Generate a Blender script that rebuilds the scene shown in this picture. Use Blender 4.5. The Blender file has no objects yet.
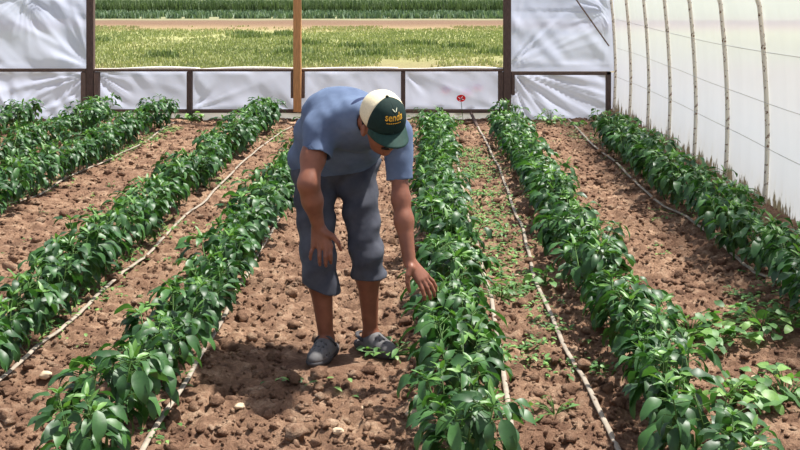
import bpy, math, random
import numpy as np
from mathutils import Vector, Matrix

# ------------------------------------------------------------------ camera, sky, sun, exposure
S = bpy.context.scene
COL = S.collection
F, VX, VY, H = 1100.0, 420.0, -12.0, 1.8      # focal length (px), principal point (px), eye height

cd = bpy.data.cameras.new('camera')
cam = bpy.data.objects.new('camera', cd)
COL.objects.link(cam)
cam.location = (0, 0, H)
cam.rotation_euler = (math.radians(90), 0, 0)
cd.sensor_width = 36
cd.lens = 36 * F / 800
cd.shift_x = -(VX - 400) / 800
cd.shift_y = (VY - 225) / 800
cd.clip_end = 1000
S.camera = cam

SUN_DIR = Vector((0.46, 0.25, 1.15)).normalized()     # towards the sun
W = bpy.data.worlds.new('sky')
S.world = W
W.use_nodes = True
wn = W.node_tree.nodes
bgn = wn['Background']
sky = wn.new('ShaderNodeTexSky')
sky.sky_type = 'NISHITA'
sky.sun_disc = False
sky.sun_elevation = math.asin(SUN_DIR.z)
sky.sun_rotation = math.atan2(SUN_DIR.x, SUN_DIR.y)
sky.dust_density = 2.0
W.node_tree.links.new(sky.outputs[0], bgn.inputs[0])
bgn.inputs[1].default_value = 0.12
sl = bpy.data.lights.new('sun', 'SUN')
sl.energy = 9.0
sl.angle = math.radians(1.8)
sl.color = (1.0, 0.965, 0.91)
sun = bpy.data.objects.new('sun', sl)
COL.objects.link(sun)
sun.location = (3, 2, 9)
sun.rotation_euler = SUN_DIR.to_track_quat('Z', 'Y').to_euler()
S.view_settings.view_transform = 'Standard'
S.view_settings.look = 'None'
S.view_settings.gamma = 1
S.view_settings.use_curve_mapping = False
S.view_settings.exposure = 0.3

rng = np.random.default_rng(7)
random.seed(7)

# ------------------------------------------------------------------ helpers
def gp(px, py, z=0.0):
    """measured point of the photograph -> place on the ground (height z)"""
    y = F * (H - z) / (py - VY)
    return ((px - VX) * y / F, y)

def at(px, py, y):
    return np.array([(px - VX) * y / F, y, H - (py - VY) * y / F])

def tag(o, label, cat=None, group=None, kind=None):
    o['label'] = label
    if cat: o['category'] = cat
    if group: o['group'] = group
    if kind: o['kind'] = kind
    return o

def mesh_obj(name, verts, faces, mat, parent=None, origin=(0, 0, 0), smooth=True, me=None):
    if me is None:
        me = make_mesh(name, verts, faces, mat, origin, smooth)
    o = bpy.data.objects.new(name, me)
    COL.objects.link(o)
    if parent is not None:
        o.parent = parent
    else:
        o.location = origin
    return o

def make_mesh(name, verts, faces, mat, origin=(0, 0, 0), smooth=True):
    me = bpy.data.meshes.new(name)
    v = np.asarray(verts, dtype=np.float32).reshape(-1, 3) - np.asarray(origin, dtype=np.float32)
    if isinstance(faces, np.ndarray):
        n, k = faces.shape
        me.vertices.add(len(v)); me.vertices.foreach_set('co', v.ravel())
        me.loops.add(n * k); me.loops.foreach_set('vertex_index', faces.astype(np.int32).ravel())
        me.polygons.add(n)
        me.polygons.foreach_set('loop_start', np.arange(0, n * k, k, dtype=np.int32))
        me.polygons.foreach_set('loop_total', np.full(n, k, dtype=np.int32))
        me.update(calc_edges=True)
        me.validate()
    else:
        me.from_pydata(v.tolist(), [], faces)
        me.update()
    if smooth:
        me.polygons.foreach_set('use_smooth', np.ones(len(me.polygons), dtype=bool))
    if mat is not None:
        me.materials.append(mat)
    return me

def set_attr(me, name, vals):
    a = me.attributes.new(name, 'FLOAT', 'POINT')
    a.data.foreach_set('value', np.asarray(vals, dtype=np.float32))

class MB:
    """collects simple shapes into one mesh"""
    def __init__(s): s.v = []; s.f = []
    def add(s, v, f):
        b = len(s.v); s.v += [tuple(p) for p in v]; s.f += [tuple(i + b for i in q) for q in f]; return s
    def box(s, x0, x1, y0, y1, z0, z1, ch=0.0):
        c = min(ch, (x1 - x0) / 3, (y1 - y0) / 3, (z1 - z0) / 3)
        if c <= 0:
            v = [(x, y, z) for z in (z0, z1) for y in (y0, y1) for x in (x0, x1)]
            f = [(0, 2, 3, 1), (4, 5, 7, 6), (0, 1, 5, 4), (2, 6, 7, 3), (0, 4, 6, 2), (1, 3, 7, 5)]
            return s.add(v, f)
        v = []; 
        X, Y, Z = (x0, x1), (y0, y1), (z0, z1)
        idx = {}
        for i in (0, 1):
            for j in (0, 1):
                for k in (0, 1):
                    sx, sy, sz = 1 - 2 * i, 1 - 2 * j, 1 - 2 * k
                    for a in range(3):
                        p = [X[i], Y[j], Z[k]]
                        d = [sx * c, sy * c, sz * c]; d[a] = 0
                        idx[(i, j, k, a)] = len(v); v.append(tuple(p[t] + d[t] for t in range(3)))
        f = []
        for a in range(3):
            b, cc = (a + 1) % 3, (a + 2) % 3
            for side in (0, 1):
                q = []
                for (m, n) in ((0, 0), (1, 0), (1, 1), (0, 1)):
                    ijk = [0, 0, 0]; ijk[a] = side; ijk[b] = m; ijk[cc] = n
                    q.append(idx[(*ijk, a)])
                f.append(tuple(q if side else q[::-1]))
            for m in (0, 1):
                for n in (0, 1):
                    e = []
                    for side in (0, 1):
                        ijk = [0, 0, 0]; ijk[a] = side; ijk[b] = m; ijk[cc] = n
                        e.append((idx[(*ijk, b)], idx[(*ijk, cc)]))
                    f.append((e[0][0], e[0][1], e[1][1], e[1][0]))
        for i in (0, 1):
            for j in (0, 1):
                for k in (0, 1):
                    f.append((idx[(i, j, k, 0)], idx[(i, j, k, 1)], idx[(i, j, k, 2)]))
        return s.add(v, f)
    def tube(s, pts, r, n=8, flat=1.0, cap=True):
        pts = [Vector(p) for p in pts]
        rs = r if hasattr(r, '__len__') else [r] * len(pts)
        v = []; f = []
        for i, p in enumerate(pts):
            t = (pts[min(i + 1, len(pts) - 1)] - pts[max(i - 1, 0)]).normalized()
            up = Vector((0, 0, 1)) if abs(t.z) < 0.9 else Vector((0, 1, 0))
            a = t.cross(up).normalized(); b = a.cross(t).normalized()
            for k in range(n):
                q = 2 * math.pi * k / n
                v.append(p + a * (math.cos(q) * rs[i]) + b * (math.sin(q) * rs[i] * flat))
        m = len(pts)
        for i in range(m - 1):
            for k in range(n):
                k2 = (k + 1) % n
                f.append((i * n + k, i * n + k2, (i + 1) * n + k2, (i + 1) * n + k))
        if cap:
            f.append(tuple(range(n))[::-1]); f.append(tuple((m - 1) * n + k for k in range(n)))
        return s.add(v, f)
    def obj(s, name, mat, parent=None, origin=(0, 0, 0), smooth=False):
        o = mesh_obj(name, s.v, s.f, mat, parent, origin, smooth)
        return o

def _hash(ix, iy, iz, seed):
    n = (ix.astype(np.int64) * 374761393 + iy.astype(np.int64) * 668265263 + iz.astype(np.int64) * 2147483647 + seed * 144269) & 0xffffffff
    n = ((n ^ (n >> 13)) * 1274126177) & 0xffffffff
    n = n ^ (n >> 16)
    return (n & 0xffff).astype(np.float32) / 65535.0

def vnoise(x, y, z=None, seed=0):
    x = np.asarray(x, dtype=np.float32); y = np.asarray(y, dtype=np.float32)
    z = np.zeros_like(x) if z is None else np.asarray(z, dtype=np.float32)
    flat = not np.any(z)
    ix, iy, iz = np.floor(x), np.floor(y), np.floor(z)
    fx, fy, fz = x - ix, y - iy, z - iz
    fx = fx * fx * (3 - 2 * fx); fy = fy * fy * (3 - 2 * fy); fz = fz * fz * (3 - 2 * fz)
    def layer(k):
        a = _hash(ix, iy, iz + k, seed); b = _hash(ix + 1, iy, iz + k, seed)
        c = _hash(ix, iy + 1, iz + k, seed); d = _hash(ix + 1, iy + 1, iz + k, seed)
        return (a * (1 - fx) + b * fx) * (1 - fy) + (c * (1 - fx) + d * fx) * fy
    l0 = layer(0)
    if flat: return l0 * 2 - 1
    return (l0 * (1 - fz) + layer(1) * fz) * 2 - 1

def sstep(a, b, x):
    t = np.clip((x - a) / (b - a), 0, 1)
    return t * t * (3 - 2 * t)

# ------------------------------------------------------------------ materials
def lin(r, g, b):
    return tuple(((c / 255) / 12.92 if c / 255 <= 0.04045 else ((c / 255 + 0.055) / 1.055) ** 2.4) for c in (r, g, b)) + (1,)

class NT:
    def __init__(s, name):
        s.m = bpy.data.materials.new(name); s.m.use_nodes = True
        s.t = s.m.node_tree; s.n = s.t.nodes
        s.b = s.n['Principled BSDF']; s.out = s.n['Material Output']
        s.co = s.n.new('ShaderNodeTexCoord').outputs['Object']
    def l(s, a, b): s.t.links.new(a, b)
    def noise(s, scale, detail=3, rough=.55, co=None, mapping=None):
        x = s.n.new('ShaderNodeTexNoise')
        x.inputs['Scale'].default_value = scale; x.inputs['Detail'].default_value = detail; x.inputs['Roughness'].default_value = rough
        src = co or s.co
        if mapping:
            mp = s.n.new('ShaderNodeMapping'); mp.inputs['Scale'].default_value = mapping
            s.l(src, mp.inputs[0]); src = mp.outputs[0]
        s.l(src, x.inputs['Vector'])
        return x.outputs['Fac']
    def ramp(s, fac, stops):
        r = s.n.new('ShaderNodeValToRGB')
        el = r.color_ramp.elements
        while len(el) < len(stops): el.new(0.5)
        for e, (p, c) in zip(el, stops): e.position = p; e.color = c
        s.l(fac, r.inputs[0]); return r.outputs[0]
    def mix(s, fac, a, b, blend='MIX'):
        x = s.n.new('ShaderNodeMix'); x.data_type = 'RGBA'; x.blend_type = blend
        for i, v in ((0, fac), (6, a), (7, b)):
            if hasattr(v, 'links'): s.l(v, x.inputs[i])
            else: x.inputs[i].default_value = v
        return x.outputs[2]
    def math(s, op, a, b=0.0, clamp=False):
        x = s.n.new('ShaderNodeMath'); x.operation = op; x.use_clamp = clamp
        for i, v in ((0, a), (1, b)):
            if hasattr(v, 'links'): s.l(v, x.inputs[i])
            else: x.inputs[i].default_value = v
        return x.outputs[0]
    def bump(s, h, strength=.5, dist=.01):
        x = s.n.new('ShaderNodeBump'); x.inputs['Strength'].default_value = strength; x.inputs['Distance'].default_value = dist
        s.l(h, x.inputs['Height']); s.l(x.outputs[0], s.b.inputs['Normal']); return x.outputs[0]
    def col(s, c):
        if hasattr(c, 'links'): s.l(c, s.b.inputs['Base Color'])
        else: s.b.inputs['Base Color'].default_value = c
    def rough(s, r, spec=.3):
        s.b.inputs['Roughness'].default_value = r; s.b.inputs['Specular IOR Level'].default_value = spec
    def xyz(s):
        x = s.n.new('ShaderNodeSeparateXYZ'); s.l(s.co, x.inputs[0]); return x.outputs

def m_soil(name, c0, c1, c2):
    t = NT(name)
    a = t.ramp(t.noise(9, 6, .65), [(.3, c0), (.52, c1), (.72, c2)])
    b = t.ramp(t.noise(60, 3, .6), [(.3, lin(150, 150, 150)), (.7, lin(255, 255, 255))])
    c = t.mix(.5, a, b, 'MULTIPLY')
    damp = t.ramp(t.noise(1.3, 3), [(.42, (0, 0, 0, 1)), (.62, (1, 1, 1, 1))])
    c = t.mix(t.math('MULTIPLY', damp, .38), c, lin(104, 74, 60))
    t.col(c); t.rough(.95, .15)
    t.bump(t.math('ADD', t.noise(55, 5, .75), t.math('MULTIPLY', t.noise(170, 3, .7), .5)), 1.0, .016)
    return t.m

def m_plain(name, c, rough=.6, spec=.3, var=.25, scale=30, bump=0.0, mapping=None):
    t = NT(name)
    d = tuple(x * (1 - var) for x in c[:3]) + (1,)
    e = tuple(min(1, x * (1 + var * .6)) for x in c[:3]) + (1,)
    n = t.noise(scale, 4, .6, mapping=mapping)
    t.col(t.ramp(n, [(.3, d), (.7, e)])); t.rough(rough, spec)
    if bump: t.bump(n, bump, .004)
    return t.m

def m_leaf(name, dark, mid, fresh, rough=.38, trans=.3):
    t = NT(name)
    at_ = t.n.new('ShaderNodeAttribute'); at_.attribute_name = 'tint'
    c = t.ramp(at_.outputs['Fac'], [(0, dark), (.55, mid), (1, fresh)])
    n = t.noise(45, 2)
    c = t.mix(.35, c, t.ramp(n, [(.3, lin(120, 130, 120)), (.7, (1, 1, 1, 1))]), 'MULTIPLY')
    t.col(c); t.rough(rough, .5)
    tr = t.n.new('ShaderNodeBsdfTranslucent')
    tc = t.mix(1.0, c, (1.3, 1.5, .7, 1), 'MULTIPLY'); t.l(tc, tr.inputs[0])
    mx = t.n.new('ShaderNodeMixShader'); mx.inputs[0].default_value = trans
    t.l(t.b.outputs[0], mx.inputs[1]); t.l(tr.outputs[0], mx.inputs[2]); t.l(mx.outputs[0], t.out.inputs[0])
    return t.m

def m_film(name, transp, colr, dirt_and_sunpass=False, transl=.6):
    """milky polythene: part see-through, part light passed on diffusely, part reflected"""
    t = NT(name)
    c = t.ramp(t.noise(2.2, 4, .6, mapping=(1, 1, .35)), [(.3, tuple(x * .94 for x in colr[:3]) + (1,)), (.7, colr)])
    if dirt_and_sunpass:
        z = t.xyz()[2]
        n = t.noise(8, 4, .7, mapping=(1, 1, .4))
        k = t.math('ADD', t.math('MULTIPLY', z, -6.0), t.math('MULTIPLY', n, 3.4))
        k = t.math('MULTIPLY', t.math('SUBTRACT', k, .25), 4.0, clamp=True)
        c = t.mix(k, c, lin(44, 34, 28))
        k2 = t.math('MULTIPLY', t.math('SUBTRACT', t.math('ADD', t.math('MULTIPLY', z, -1.3), t.math('MULTIPLY', n, 1.6)), .35), .5, clamp=True)
        c = t.mix(k2, c, lin(200, 185, 150))
    d = t.n.new('ShaderNodeBsdfDiffuse'); tl = t.n.new('ShaderNodeBsdfTranslucent'); tp = t.n.new('ShaderNodeBsdfTransparent')
    g = t.n.new('ShaderNodeBsdfGlossy'); g.inputs['Roughness'].default_value = .3; g.inputs[0].default_value = (1, 1, 1, 1)
    t.l(c, d.inputs[0]); t.l(c, tl.inputs[0])
    m1 = t.n.new('ShaderNodeMixShader'); m1.inputs[0].default_value = transl
    t.l(d.outputs[0], m1.inputs[1]); t.l(tl.outputs[0], m1.inputs[2])
    m2 = t.n.new('ShaderNodeMixShader'); m2.inputs[0].default_value = transp
    if dirt_and_sunpass:       # see-through share raised with height to let sun in and soften the wall's shadow
        h = t.math('MULTIPLY', t.math('SUBTRACT', z, .7), .8, clamp=True)
        t.l(t.math('ADD', t.math('MULTIPLY', h, .38), transp), m2.inputs[0])
    t.l(m1.outputs[0], m2.inputs[1]); t.l(tp.outputs[0], m2.inputs[2])
    m3 = t.n.new('ShaderNodeMixShader'); m3.inputs[0].default_value = .04
    t.l(m2.outputs[0], m3.inputs[1]); t.l(g.outputs[0], m3.inputs[2])
    t.l(m3.outputs[0], t.out.inputs[0])
    return t.m

M_SOIL = m_soil('soil', lin(104, 77, 61), lin(160, 127, 102), lin(206, 175, 146))
M_CLOD = m_soil('clod', lin(100, 75, 60), lin(157, 124, 100), lin(216, 187, 158))
M_STONE = m_plain('pale_stone', lin(206, 182, 152), .8, .3, .2, 25, .3)
M_LEAF = m_leaf('pepper_leaf', lin(38, 72, 38), lin(68, 112, 55), lin(126, 170, 80), .46, .22)
M_WEED = m_leaf('weed_leaf', lin(56, 96, 46), lin(102, 148, 76), lin(156, 194, 106), .5)
M_STEM = m_plain('green_stem', lin(86, 118, 58), .6, .3, .3, 40)
M_HOSE = m_plain('hose_plastic', lin(160, 148, 132), .55, .4, .3, 14)
M_FILM = m_film('polythene_cover', .08, lin(228, 232, 240), True, transl=.40)
M_ROOF = m_film('polythene_roof', .80, lin(235, 236, 240), transl=.5)
M_FILM_END = m_film('polythene_end', .08, lin(208, 215, 236), transl=.55)
M_FILM_EDGE = m_film('polythene_edge', .05, lin(246, 244, 236), transl=.35)
M_WOOD = m_plain('dark_wood', lin(98, 82, 75), .85, .2, .45, 22, .5, (6, 6, .6))
M_WOOD_GREY = m_plain('grey_wood', lin(122, 104, 94), .85, .2, .4, 22, .5, (6, 6, .6))
M_WOOD_RAIL = m_plain('rail_wood', lin(106, 88, 78), .85, .2, .45, 22, .5, (.6, 6, 6))
M_WOOD_TAN = m_plain('tan_wood', lin(200, 146, 96), .7, .3, .25, 18, .3, (5, 5, .5))

def m_hoop():
    t = NT('hoop_paint')
    c = t.ramp(t.noise(28, 3, .7), [(.56, lin(226, 216, 196)), (.61, lin(120, 84, 58)), (.7, lin(70, 50, 40))])
    t.col(c); t.rough(.6, .3); return t.m
M_HOOP = m_hoop()
M_WIRE = m_plain('wire', lin(178, 176, 172), .5, .3, .1)

# ------------------------------------------------------------------ ground
FEET = [(-.462, 5.29), (-.205, 5.42)]
ROWS = [-4.95, -4.03, -3.28, -1.97, -1.13, .165, 1.0, 2.1]
def ground_h(x, y, fine=True):
    x = np.asarray(x, dtype=np.float32); y = np.asarray(y, dtype=np.float32)
    h = .014 * vnoise(x * 1.6, y * 1.6, seed=3)
    for r in ROWS:
        h = h + .025 * np.exp(-((x - r) / .2) ** 2)
    h = h + .15 * sstep(2.3, 2.62, x)
    if fine:
        m = .55 + .45 * vnoise(x * 1.1, y * 1.1, seed=21)
        wx = x + .03 * vnoise(x * 14, y * 14, seed=5); wy = y + .03 * vnoise(x * 14, y * 14, seed=6)
        b = 1 - np.abs(vnoise(wx * 11, wy * 11, seed=8))
        c = 1 - np.abs(vnoise(wx * 23, wy * 23, seed=9))
        f = .042 * (b - .6) * (.6 + .6 * m) + .030 * (c - .6) + .010 * vnoise(x * 45, y * 45, seed=10)
        k = np.ones_like(x)
        for fx, fy in FEET:
            k = k * (1 - np.exp(-(((x - fx) ** 2 + (y - fy) ** 2) / .17 ** 2)))
        h = h * (.3 + .7 * k) + f * k
    return h

def build_ground():
    xs = np.concatenate([np.arange(-6.1, -2.4, .045), np.arange(-2.4, 2.66, .021)])
    ys = np.concatenate([np.arange(-12, 3.4, .15), np.arange(3.4, 9, .021), np.arange(9, 15.05, .038)])
    X, Y = np.meshgrid(xs, ys)
    Z = ground_h(X, Y)
    v = np.stack([X, Y, Z], -1).reshape(-1, 3)
    nx, ny = len(xs), len(ys)
    i = (np.arange(ny - 1)[:, None] * nx + np.arange(nx - 1)[None]).ravel()
    f = np.stack([i, i + 1, i + nx + 1, i + nx], 1)
    o = mesh_obj('floor', v, f, M_SOIL)
    tag(o, 'tilled brown soil floor of the polytunnel', 'soil', kind='structure')
build_ground()

def ico(sub=0):
    p = (1 + 5 ** .5) / 2
    v = np.array([(-1, p, 0), (1, p, 0), (-1, -p, 0), (1, -p, 0), (0, -1, p), (0, 1, p), (0, -1, -p), (0, 1, -p), (p, 0, -1), (p, 0, 1), (-p, 0, -1), (-p, 0, 1)], float)
    v /= np.linalg.norm(v[0])
    f = [(0, 11, 5), (0, 5, 1), (0, 1, 7), (0, 7, 10), (0, 10, 11), (1, 5, 9), (5, 11, 4), (11, 10, 2), (10, 7, 6), (7, 1, 8), (3, 9, 4), (3, 4, 2), (3, 2, 6), (3, 6, 8), (3, 8, 9), (4, 9, 5), (2, 4, 11), (6, 2, 10), (8, 6, 7), (9, 8, 1)]
    for _ in range(sub):
        v = list(map(tuple, v)); mid = {}; g = []
        def m(a, b):
            k = (min(a, b), max(a, b))
            if k not in mid:
                q = np.array(v[a]) + np.array(v[b]); q /= np.linalg.norm(q); mid[k] = len(v); v.append(tuple(q))
            return mid[k]
        for a, b, c in f:
            ab, bc, ca = m(a, b), m(b, c), m(c, a)
            g += [(a, ab, ca), (b, bc, ab), (c, ca, bc), (ab, bc, ca)]
        f = g; v = np.array(v)
    return np.asarray(v, np.float32), np.array(f, np.int32)

def scatter_clods(n, sub, smin, smax, name, label, seed):
    r = np.random.default_rng(seed)
    # even in area, thinned with distance
    y = 3.7 + (15 - 3.7) * r.random(n * 5) ** 1.7
    x = -6 + 8.5 * r.random(n * 5)
    keep = (np.abs(x * F / y + VX - 400) < 470)
    x, y = x[keep][:n], y[keep][:n]
    kk = x > -5.85; x, y = x[kk], y[kk]
    m = len(x)
    s = smin * (smax / smin) ** (r.random(m) ** 2.6)
    bv, bf = ico(sub)
    k = len(bv)
    P = np.repeat(bv[None], m, 0) * (1 + .75 * (r.random((m, k, 1)) - .5)) 
    sc = s[:, None] * (.7 + .6 * r.random((m, 3))); sc[:, 2] *= .75
    P = P * sc[:, None]
    a = r.random(m) * 6.28
    ca, sa = np.cos(a)[:, None], np.sin(a)[:, None]
    P = np.stack([P[..., 0] * ca - P[..., 1] * sa, P[..., 0] * sa + P[..., 1] * ca, P[..., 2]], -1)
    near = np.zeros(m, bool)
    for fx, fy in FEET: near |= ((x - fx) ** 2 + (y - fy) ** 2 < .17 ** 2)
    z = ground_h(x, y) + s * .22
    P = P + np.stack([x, y, z], -1)[:, None]
    P = P[~near]; m = len(P)
    Fc = (bf[None] + (np.arange(m) * k)[:, None, None]).reshape(-1, 3)
    o = mesh_obj(name, P.reshape(-1, 3), Fc, M_CLOD, smooth=False)
    tag(o, label, 'soil', kind='stuff')
scatter_clods(6000, 1, .011, .040, 'coarse_soil_clods', 'coarse lumps of dry brown soil over the tilled ground', 31)
scatter_clods(30000, 0, .006, .017, 'fine_soil_crumbs', 'fine brown soil crumbs all over the tilled ground', 32)

# pale stones one can pick out
for k, (px, py, s, lab) in enumerate([
        (366, 411, .022, 'pale flat stone on the path in front of the man'),
        (47, 380, .026, 'grey rounded stone beside the hose in the left front corner'),
        (240, 413, .018, 'small pale stone on the path below the dark shaded soil'),
        (756, 374, .02, 'pale stone between the two broad-leaved weeds'),
        (412, 419, .024, 'tan stone at the foot of the row under the hand'),
        (338, 436, .02, 'small brown stone at the bottom edge of the path')]):
    x, y = gp(px, py)
    bv, bf = ico(2)
    r = np.random.default_rng(100 + k)
    d = 1 + .42 * vnoise(bv[:, 0] * 1.9 + k * 7, bv[:, 1] * 1.9, bv[:, 2] * 1.9, seed=k)
    v = bv * d[:, None] * np.array([s * 1.2, s * .9, s * .62])
    z = float(ground_h([x], [y])[0]) + s * .35
    o = mesh_obj('stone', v + np.array([x, y, z]), bf, M_STONE, origin=(x, y, z))
    tag(o, lab, 'stone', 'loose stones on the soil')

# ------------------------------------------------------------------ tunnel: hoops, cover, end wall
CX, HW, LEG, APEX, YE = -1.66, 4.27, 1.35, 3.3, 15.0
def arch(n=40, grow=0.0, t0=0.0, t1=1.0):
    """points of the hoop from the right foot over the top to the left foot"""
    pts = []
    for i in range(n + 1):
        u = i / n
        if u < .2: z = LEG * u / .2; x = HW + .03 * math.sin(math.pi * min(1, z / LEG) )
        elif u > .8: z = LEG * (1 - u) / .2; x = -HW - .03 * math.sin(math.pi * min(1, z / LEG))
        else:
            q = (u - .2) / .6 * math.pi
            c, s_ = math.cos(q), math.sin(q)
            x = HW * math.copysign(abs(c) ** .8, c); z = LEG + (APEX - LEG) * abs(s_) ** .9
        pts.append((CX + x * (1 + grow), z + (grow * 3 if .2 <= u <= .8 else 0)))
    return pts

ORD = ['first', 'second', 'third', 'fourth', 'fifth', 'sixth', 'seventh', 'eighth', 'ninth', 'tenth', 'eleventh', 'twelfth', 'thirteenth', 'fourteenth',
       'fifteenth', 'sixteenth', 'seventeenth', 'eighteenth', 'nineteenth', 'twentieth', 'twenty-first', 'twenty-second', 'twenty-third', 'twenty-fourth',
       'twenty-fifth', 'twenty-sixth', 'twenty-seventh', 'twenty-eighth', 'twenty-ninth', 'thirtieth', 'thirty-first', 'thirty-second', 'thirty-third', 'thirty-fourth', 'thirty-fifth', 'thirty-sixth']
hoop_me = None
for i in range(9):
    y = 14.86 - 1.083 * i
    if hoop_me is None:
        hoop_me = make_mesh('hoop', *(lambda b: (b.v, b.f))(MB().tube([(x, 0, z - .05 if k in (0, 40) else z) for k, (x, z) in enumerate(arch(40))], .0185, 10)), M_HOOP)
    o = mesh_obj('tunnel_hoop', None, None, None, me=hoop_me)
    o.location = (0, y, 0)
    lab = 'white rust-specked metal hoop against the corner by the end wall' if i == 0 else \
        'white rust-specked metal tunnel hoop, ' + ORD[i] + ' from the end wall'
    tag(o, lab, 'hoop', 'hoops carrying the plastic cover')

def cover(name, u0, u1, label, mat):
    A = np.array(arch(80, .006))
    i0, i1 = int(u0 * 80), int(u1 * 80)
    A = A[i0:i1 + 1]
    ys = np.concatenate([np.arange(-12, 3, .27), np.arange(3, 15.14, .09)])
    v = []
    for y in ys:
        d = .5 - .5 * math.cos(2 * math.pi * (y - 14.86) / 1.083)       # film sags a little between hoops
        for (x, z) in A:
            w = d * .02 + .006 * math.sin(y * 23 + z * 2) * d
            nx = (x - CX) / HW
            v.append((x - nx * w, y, z - (w if z > LEG else 0)))
    n, m = len(A), len(ys)
    i = (np.arange(m - 1)[:, None] * n + np.arange(n - 1)[None]).ravel()
    f = np.stack([i, i + 1, i + n + 1, i + n], 1)
    o = mesh_obj(name, np.array(v), f, mat)
    tag(o, label, 'plastic cover', kind='structure')
cover('wall_right', 0, .25, 'translucent white plastic side wall stretched over hoops', M_FILM)
cover('ceiling', .25, .75, 'translucent plastic roof of the polytunnel', M_ROOF)
cover('wall_left', .75, 1, 'translucent white plastic side wall on the far left', M_FILM)

for k, (z0, lab) in enumerate([(1.36, 'thin line along the plastic side wall, highest of three'), (.98, 'thin line along the plastic side wall, middle of three'),
                               (.62, 'thin line along the plastic side wall, lowest of three')]):
    pts = [(CX + HW + .0 + .006 * math.sin(y * 3), y, z0 + .03 * math.sin(y * .5 + k) - .02 * math.sin(math.pi * (y - 3) / 12)) for y in np.arange(3, 14.9, .4)]
    o = MB().tube(pts, .0026, 5).obj('support_wire', M_WIRE, origin=pts[0])
    tag(o, lab, 'wire', 'lines along the side wall')

A_ = arch(60)
o = mesh_obj('wall_front_unseen', [(x, -12, z) for x, z in A_], [tuple(range(61))], M_FILM_END)  # closes the tunnel out of view, added to cut sky light from behind
tag(o, 'unseen plastic end wall at the near end, added to cut fill light', 'end wall', kind='structure')
# end wall: film sheets between wooden members
def film_sheet(x0, x1, z0, z1, parent, seed, amp=.02, arch_top=False, mat=None, name='film_sheet', fans=()):
    nx, nz = max(6, int((x1 - x0) / .022)), max(5, int((z1 - z0) / .025))
    if arch_top: nz = 80
    U, V = np.meshgrid(np.linspace(0, 1, nx + 1), np.linspace(0, 1, nz + 1))
    X = x0 + (x1 - x0) * U
    if arch_top:
        A = np.array(arch(160))[::-1]
        top = np.maximum(np.interp(X[0], A[:, 0], A[:, 1]), 1.7)
        if isinstance(arch_top, float): top = np.minimum(top, arch_top)
        Z = z0 + (top[None] - z0) * V
    else:
        Z = z0 + (z1 - z0) * V
    D = np.zeros_like(X)
    for (cx, cz, fr, a) in fans:       # pleats fanning out of a fixing point
        ang = np.arctan2(Z - cz, X - cx); rad = np.hypot(X - cx, Z - cz)
        D += a * (1 - 2 * np.abs(vnoise(ang * fr * .35, rad * .8, seed=seed + 30))) * np.exp(-rad / .8) * sstep(0, .15, rad)
    D += amp * vnoise(X * 2.2 + Z * 2.5, Z * 1.3 - X * .8, seed=seed) + amp * .5 * vnoise(X * 7 + Z * 6, Z * 2 - X * 2, seed=seed + 1)
    edge = np.minimum.reduce([U, 1 - U, V, 1 - V])
    D *= sstep(0, .08, edge)
    Y = YE + .055 + D
    v = np.stack([X, Y, Z], -1).reshape(-1, 3)
    n = nx + 1
    i = (np.arange(nz)[:, None] * n + np.arange(nx)[None]).ravel()
    f = np.stack([i, i + 1, i + n + 1, i + n], 1)
    return mesh_obj(name, v, f, mat or M_FILM_END, parent)

XL, XM, XR, XC = -4.49, -1.66, 1.19, 2.58
wb = bpy.data.objects.new('wall_back', None); COL.objects.link(wb)
tag(wb, 'end wall of wrinkled white plastic sheets with a wide open bay', 'end wall', kind='structure')
film_sheet(CX - HW, XL, .68, 0, wb, 1, .035, arch_top=True, fans=[(XL, .7, 16, .03), (-5.4, 1.7, 14, .03)])
film_sheet(CX - HW, XL, .0, .66, wb, 2, .035, fans=[(XL, .64, 16, .04), (-5.6, .0, 14, .035)])
film_sheet(XL, -3.14, .13, .675, wb, 3, .02, fans=[(XL, .67, 18, .03)])
film_sheet(-3.14, XM, .13, .675, wb, 4, .02, fans=[(-3.14, .13, 12, .03)])
film_sheet(XM, -.23, .13, .675, wb, 5, .02, fans=[(XM, .13, 12, .03)])
film_sheet(-.23, XR, .13, .675, wb, 6, .014, fans=[(-.23, .66, 12, .02)])
film_sheet(XR, CX + HW + .045, .66, 0, wb, 7, .02, arch_top=True, fans=[(XR, .7, 24, .028), (2.58, 1.5, 18, .02)])
film_sheet(XR, CX + HW + .045, .0, .645, wb, 8, .02, fans=[(XR, .72, 36, .05)])
film_sheet(XL, XR, 2.3, 0, wb, 9, .02, arch_top=True)
film_sheet(XL, XR, -.02, .115, wb, 10, .015, mat=M_FILM_EDGE)
for k, (a, b) in enumerate([(XL + .05, -3.0), (-3.0, XM - .05), (XM + .05, -.3), (-.3, XR - .06)]):     # film rolled over the sill
    pts = [(x, YE + .01 + .012 * math.sin(x * 7 + k), .70 + .012 * math.sin(x * 3.1 + k * 2)) for x in np.linspace(a, b, 16)]
    rr = [.012 + .012 * abs(math.sin(x * 2.3 + k)) for x in np.linspace(a, b, 16)]
    MB().tube(pts, rr, 8, .8).obj('film_roll', M_FILM_EDGE, wb, smooth=True)

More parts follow.
